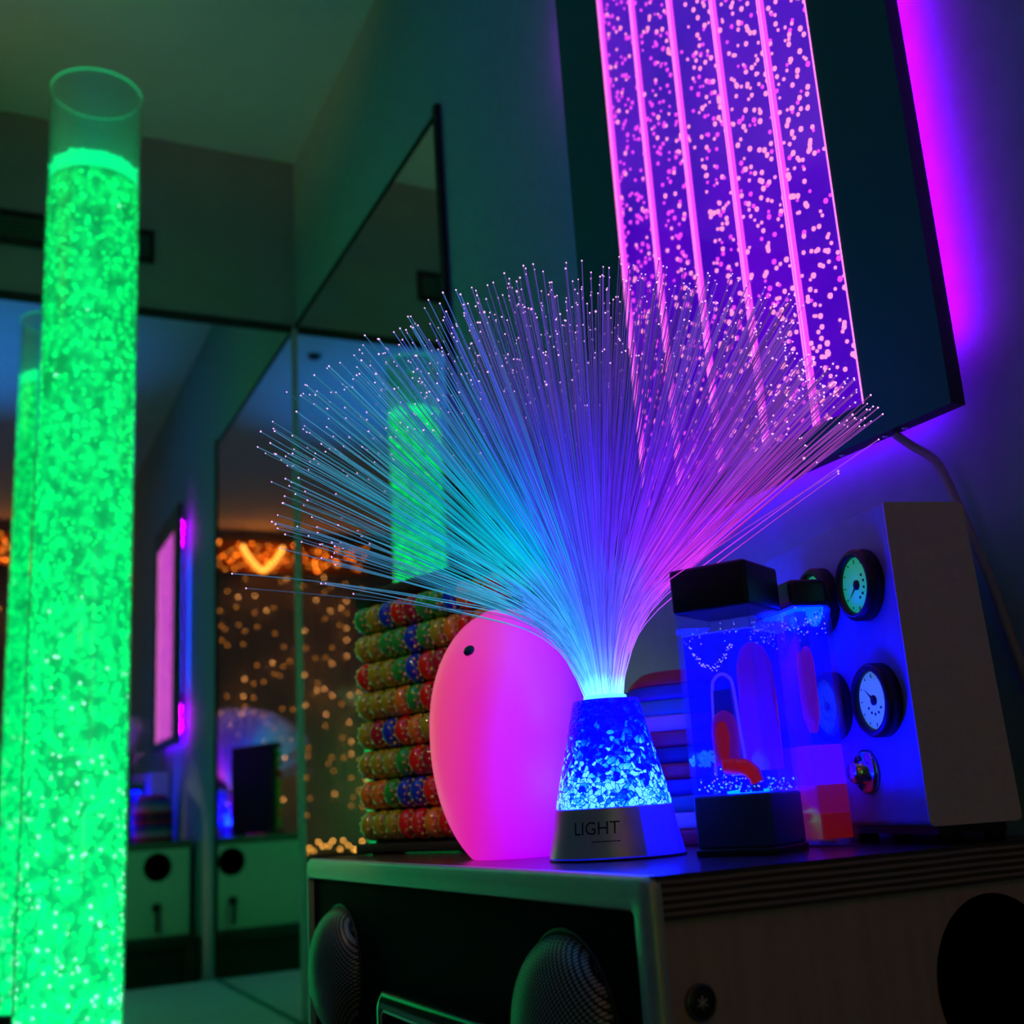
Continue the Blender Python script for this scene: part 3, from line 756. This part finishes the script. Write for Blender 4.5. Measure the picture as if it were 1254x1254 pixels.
# local x towards the wall, local y away from the camera
hx, hy, H2 = .0140, .0305, .160
b = MB()
b.rbox((-hx,-hy,0),(hx,hy,.0045), .002)
b.box((-hx,-hy,.0045),(-hx+.002,hy,H2)); b.box((hx-.002,-hy,.0045),(hx,hy,H2))
b.box((-hx+.002,-hy,.0045),(hx-.002,-hy+.002,H2)); b.box((-hx+.002,hy-.002,.0045),(hx-.002,hy,H2))
b.build('acrylic_case', M['timer_clear'], rt)
MB().rbox((-hx-.0006,-hy-.0006,H2),(hx+.0006,hy+.0006,H2+.019), .004, 4).build('cap', M['cap'], rt)
MB().box((-hx+.003,-hy+.003,.0055),(hx-.003,hy-.003,.0215)).build('red_layer', pbr('red_settled_liquid', (.35,.006,.005), .3, emit=(.30,.003,.002), es=.40), rt)
MB().box((-hx+.003,-hy+.003,.0217),(hx-.003,hy-.003,.040)).build('crimson_layer', pbr('crimson_liquid', (.35,.01,.10), .2, emit=(.16,.002,.06), es=.8), rt)
MB().box((-hx+.003,-hy+.003,.0402),(hx-.003,hy-.003,.066)).build('violet_layer', acrylic('violet_lit_liquid', (.7,.3,1.), .35, (.30,.05,.9), 1.15, emit=(.05,.002,.22)), rt)
MB().box((-hx+.003,-hy+.003,.0662),(hx-.003,hy-.003,H2-.014)).build('blue_water', M['blue_water'], rt)
b = MB(); b.lathe([(.004,0),(.0085,.012),(.0085,.05),(.006,.058),(.002,.060)], 20, 0, Matrix.Translation((0,-.012,.075)) @ Matrix.Scale(.6,4,(1,0,0)))
b.build('red_wax', M['redwax'], rt)
MB().rbox((-.004,-.016,.128),(.004,.006,.160), .002).build('inner_block', M['grey'], rt)
b = MB(); random.seed(5)
for k in range(80):
    b.ball((random.uniform(-hx+.003,hx-.003),-hy+.0026,H2-.012+random.gauss(0,.004)) if k % 2 else (-hx+.0026,random.uniform(-hy+.003,hy-.003),H2-.012+random.gauss(0,.004)), random.uniform(.0002,.0006), random.choice((0,1,1)), 5, 3)
tag(b.build('droplets', [M['sparkle'], M['sparkle_v']], rt), kind='stuff')
MB().box((-hx+.004,-hy+.004,H2-.0015),(hx-.004,hy-.004,H2-.0003)).build('cap_fill', glow('blue_cap_fill_glow', (.0,.004,1.), 40.), rt)  # glowing sheet added under the cap to throw blue on the box

# ------------------------------------------------------------------ control box with dials
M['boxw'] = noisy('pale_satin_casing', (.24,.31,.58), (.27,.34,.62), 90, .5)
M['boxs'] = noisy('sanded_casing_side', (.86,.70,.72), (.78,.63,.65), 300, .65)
BAx = rad(-12.5)
cx = thing('control_box', 'tall pale box with black rimmed round dials on its blue lit face', 'control box', (.5385, .5500, ZT), BAx)
BD, BLn, BZ, BT_ = .0645, .180, .0112, .2168     # depth, length, underside, top
b = MB()
prof = []                                           # near face outline with rounded corners, extruded along y
def rr2(x0,x1,z0,z1,r,n=5):
    o = []
    for cx_, cz_, a0 in ((x1-r,z1-r,0),(x0+.0015,z1-.0015,90),(x0+r,z0+r,180),(x1-r,z0+r,270)):
        q = .0015 if a0 == 90 else r
        for k in range(n+1):
            a = rad(a0+90*k/n); o.append((cx_+q*cos(a), cz_+q*sin(a)))
    return o
rg = rr2(0,BD,BZ,BT_,.004); n = len(rg)
sk = lambda x, z: (x - (.006*(z-BZ)/(BT_-BZ) if x > BD/2 else 0), z)
rg = [sk(*q) for q in rg]
vs = [(x,0,z) for x,z in rg]+[(x,BLn,z) for x,z in rg]
b.add(vs, [(i,i+n,(i+1)%n+n,(i+1)%n) for i in range(n)], 0, False)
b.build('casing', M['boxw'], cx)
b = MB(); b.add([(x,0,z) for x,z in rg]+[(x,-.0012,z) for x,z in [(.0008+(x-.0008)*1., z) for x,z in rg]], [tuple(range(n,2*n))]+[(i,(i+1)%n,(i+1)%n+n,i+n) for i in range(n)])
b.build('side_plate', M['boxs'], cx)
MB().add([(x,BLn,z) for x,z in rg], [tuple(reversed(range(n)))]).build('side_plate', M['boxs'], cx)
for x in (.016,.052):
    for y in (.012,.06,.12,.165): MB().lathe([(.006,0),(.007,.006),(.007,BZ)], 16, mat=Matrix.Translation((x,y,0))).build('rubber_foot', M['black'], cx)
MB().box((.008,.004,.006),(.056,BLn-.004,BZ)).build('underside_tray', M['black'], cx)
M['dial'] = pbr('dial_card_painted_glow', (.22,.80,.46), .4, emit=(.005,.22,.10), es=1., sampling='NONE')  # green tube's reflection put into the card colour and glow
M['dial_b'] = pbr('blue_dial_card_painted_glow', (.40,.60,.75), .4, emit=(.04,.13,.28), es=1., sampling='NONE')  # pale blue light on this dial put into its colour and glow
M['dialglass'] = acrylic('dial_glass', haze=.03)
def on_face(y, z): return Matrix.Translation((0,y,z)) @ Matrix.Rotation(-pi/2, 4, 'Y')
DIALS = [(.0345,.1685,''),(.0330,.0915,''),(.0945,.168,''),(.0965,.0935,'')]
for k, (y, z, nme) in enumerate(DIALS):
    r = .0232
    d = MB().lathe([(r+.0010,0),(r+.0010,.008),(r-.0010,.0105),(r-.0035,.0105),(r-.0045,.0075),(r-.0045,.006)], 48, mat=on_face(y,z), cap1=False).build('dial_rim', M['black'], cx)
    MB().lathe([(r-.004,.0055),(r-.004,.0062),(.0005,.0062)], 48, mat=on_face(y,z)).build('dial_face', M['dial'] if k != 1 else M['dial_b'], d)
    b = MB(); MT = on_face(y,z)
    a0 = (2.2, .9, 1.6, .4)[k]
    b.lathe([(.0034,.0062),(.0034,.0072),(.0010,.0076)], 20, mat=MT)
    p = [(.0012*cos(a0+pi/2),.0012*sin(a0+pi/2),.0068),(.0145*cos(a0),.0145*sin(a0),.0068),(-.0012*cos(a0+pi/2),-.0012*sin(a0+pi/2),.0068),(-.005*cos(a0),-.005*sin(a0),.0068)]
    b.add([MT @ Vector(q) for q in p], [(0,1,2,3),(3,2,1,0)])
    b.build('dial_hand', M['ink'], d)
    b = MB()
    for j in range(12):
        a = 2*pi*j/12; l = .0155 if j % 3 else .0145
        b.tube([MT @ Vector((l*cos(a),l*sin(a),.0064)), MT @ Vector((.0172*cos(a),.0172*sin(a),.0064))], .00035, 4)
    for j in range(5):
        b.ball(MT @ Vector((.009*cos(a0+1.2+j*.5),.009*sin(a0+1.2+j*.5),.0062)), .0011, 0, 6, 3)
    b.build('dial_marks', M['ink'], d)
MB().lathe([(.0150,0),(.0150,.0022),(.0128,.0040),(.0080,.0040),(.0074,.0105),(.0062,.0125),(.0005,.0130)], 40, mat=on_face(.064,.0465)).build('chrome_knob', M['chrome'], cx)

# ------------------------------------------------------------------ far end of the room, seen in the mirrors
M['wire'] = pbr('fine_wire', (.05,.035,.02), .6)
M['warm'] = glow('warm_bulb', (1.,.37,.09), 36.)
M['warm_dim'] = glow('dim_warm_bulb', (1.,.30,.03), 4., 'NONE')
lc = thing('light_curtain', 'orange curtain of hanging fairy light strands under a glowing header', 'light curtain', (-.25, YR+.03, 0))
MB().box((-.46,-.012,1.268),(.50,.012,1.430)).build('header', noisy('lit_orange_gauze', (.5,.10,.01), (.6,.16,.02), 30, .8), lc)
b = MB(); random.seed(3)
for k in range(120): b.ball((random.uniform(-.45,.49), .016, random.uniform(1.275,1.425)), random.uniform(.003,.005), 0 if random.random() < .5 else 1, 6, 4)
tag(b.build('header_bulbs', [glow('amber_bulb', (1.,.20,.01), 9.), M['warm_dim']], lc), kind='stuff')
for k in range(22):
    x = -.46+.045*k+random.uniform(-.012,.012)
    pts = [(x+.006*sin(j*.9+k), .014+.004*cos(j*1.3+k), 1.27-.1*j) for j in range(14)]
    b = MB().tube(pts, .0008, 4)
    for j in range(15):
        z = 1.25-.085*j-random.uniform(0,.06)
        if z < -.10: continue
        q = random.random()
        if q < .40: b.ball((x+random.gauss(0,.007), .019, z), .0034, 1 if q < .17 else 2, 6, 4)
    b.build('light_strand', [M['wire'], M['warm'], M['warm_dim']], lc)
gp = smooth_path([(-.105,0,.125),(-.085,0,.085),(-.045,0,.035),(0,0,.0),(.045,0,.035),(.085,0,.085),(.105,0,.125)])
ht = thing('light_garland', 'thick V shaped garland of glowing orange lights below the ceiling', 'string lights', (-.115, YR+.075, 1.268))
MB().tube(gp, [.016]*len(gp), 10).build('light_rope', glow('amber_rope', (1.,.27,.02), 2.4), ht)
b = MB()
for k in range(0, len(gp), 3): b.ball(gp[k]+Vector((0,.014,0)), .006, 0, 7, 4)
tag(b.build('bulbs', glow('garland_bulb', (1.,.42,.08), 5.), ht), kind='stuff')
for x in (-.105,.105): MB().tube([(x,0,.125),(x,0,HC-1.268-.0005)], .003, 6).build('hanging_cord', M['wire'], ht)
# console with a small green bubble tube
cs = thing('console_table', 'dark console table against the rear wall below the light curtain', 'table', (-.62, YR+.20, ZF))
ZC = -.175
MB().rbox((-.45,-.14,ZC-ZF-.03),(.50,.14,ZC-ZF), .004).build('tabletop', M['table'], cs)
for x in (-.42,.47):
    for y in (-.11,.11): MB().box((x-.02,y-.02,0),(x+.02,y+.02,ZC-ZF-.03)).build('leg', M['table'], cs)
sg = thing('bubble_tube', 'small green bubble tube with a spray of fibres on the far console', 'bubble tube', (-.660, YR+.25, ZC))
MB().lathe([(.085,0),(.085,.03),(.07,.04)], 32).build('base', M['black'], sg)
MB().lathe([(.062,.04),(.062,.55),(.055,.565),(.02,.57)], 40).build('water_column', glow('green_column_lit', (.0,1.1,.22), 1.), sg)
b = MB()
for k in range(90):
    a = random.random()*2*pi; th = random.uniform(.1,.9); L = random.uniform(.2,.30)
    b.tube([(.01*cos(a),.01*sin(a),.565),(.10*cos(a)*th,.10*sin(a)*th,.565+L*.55),(L*th*cos(a),L*th*sin(a),.565+L*cos(th*.8))], .0012, 4)
tag(b.build('fibre_spray', pbr('green_lit_fibres', (.3,.5,.4), .4, emit=(.02,.30,.12), es=.6, sampling='NONE'), sg), kind='stuff')
fl = thing('fairy_lights', 'heap of warm fairy lights lying along the console edge', 'string lights', (-.365, YR+.29, ZC))
b = MB(); c_ = MB(); pts = []
for k in range(60):
    x = -.18+.006*k; pts.append((x, .02*sin(k*1.7), .006+.012*abs(sin(k*2.3))))
b.tube(pts, .001, 4); b.build('wire', M['wire'], fl)
for k in range(0, 60, 4): c_.ball((pts[k][0]+random.uniform(-.008,.008), pts[k][1], pts[k][2]+random.choice((0,0,.018,.04))), .0046, 0, 6, 4)
tag(c_.build('bulbs', glow('fairy_bulb', (1.,.40,.06), 26.), fl), kind='stuff')

# ------------------------------------------------------------------ spot lights without fixtures, the warm ones added as fill
def spot(name, loc, target, col, power, size=.05, angle=60, blend=.8):
    l = bpy.data.lights.new(name, 'SPOT'); l.color = col; l.energy = power; l.spot_size = rad(angle); l.spot_blend = blend; l.shadow_soft_size = size
    o = bpy.data.objects.new(name, l); COL.objects.link(o); o.location = loc
    o.rotation_euler = (Vector(target)-Vector(loc)).to_track_quat('-Z', 'Y').to_euler(); return o
spot('blue_uplighter', (-.80, .60, -.3), (-.22, .95, 1.5), (.0,.24,1.), 90, .04, 44, 1.)
spot('warm_ceiling_fill', (-1.10, 1.55, 1.22), (-.45, 1.78, 1.5), (1.,.70,.24), 11, .05, 46, 1.)  # added fill for the yellowish light on the ceiling
spot('warm_bead_fill', (-.85, .75, 1.25), (.44, 1.08, .07), (1.,.74,.40), 19, .004, 15, .6)  # added narrow spot that brightens the beads
def area(name, loc, target, col, power, sx):
    l = bpy.data.lights.new(name, 'AREA'); l.color = col; l.energy = power; l.size = sx
    o = bpy.data.objects.new(name, l); COL.objects.link(o); o.location = loc
    o.rotation_euler = (Vector(target)-Vector(loc)).to_track_quat('-Z', 'Y').to_euler(); return o

wd = bpy.data.worlds.new('world'); S.world = wd; wd.use_nodes = True
wd.node_tree.nodes['Background'].inputs[0].default_value = (.02,.03,.05,1); wd.node_tree.nodes['Background'].inputs[1].default_value = .05

S.view_settings.view_transform = 'Standard'; S.view_settings.look = 'None'; S.view_settings.exposure = 0; S.view_settings.gamma = 1
S.view_settings.use_curve_mapping = False
S.cycles.use_denoising = True
S.cycles.max_bounces = 14; S.cycles.glossy_bounces = 8; S.cycles.diffuse_bounces = 4; S.cycles.transmission_bounces = 8; S.cycles.transparent_max_bounces = 32
S.cycles.sample_clamp_indirect = 4.
S.cycles.caustics_reflective = True
S.cycles.use_light_tree = True
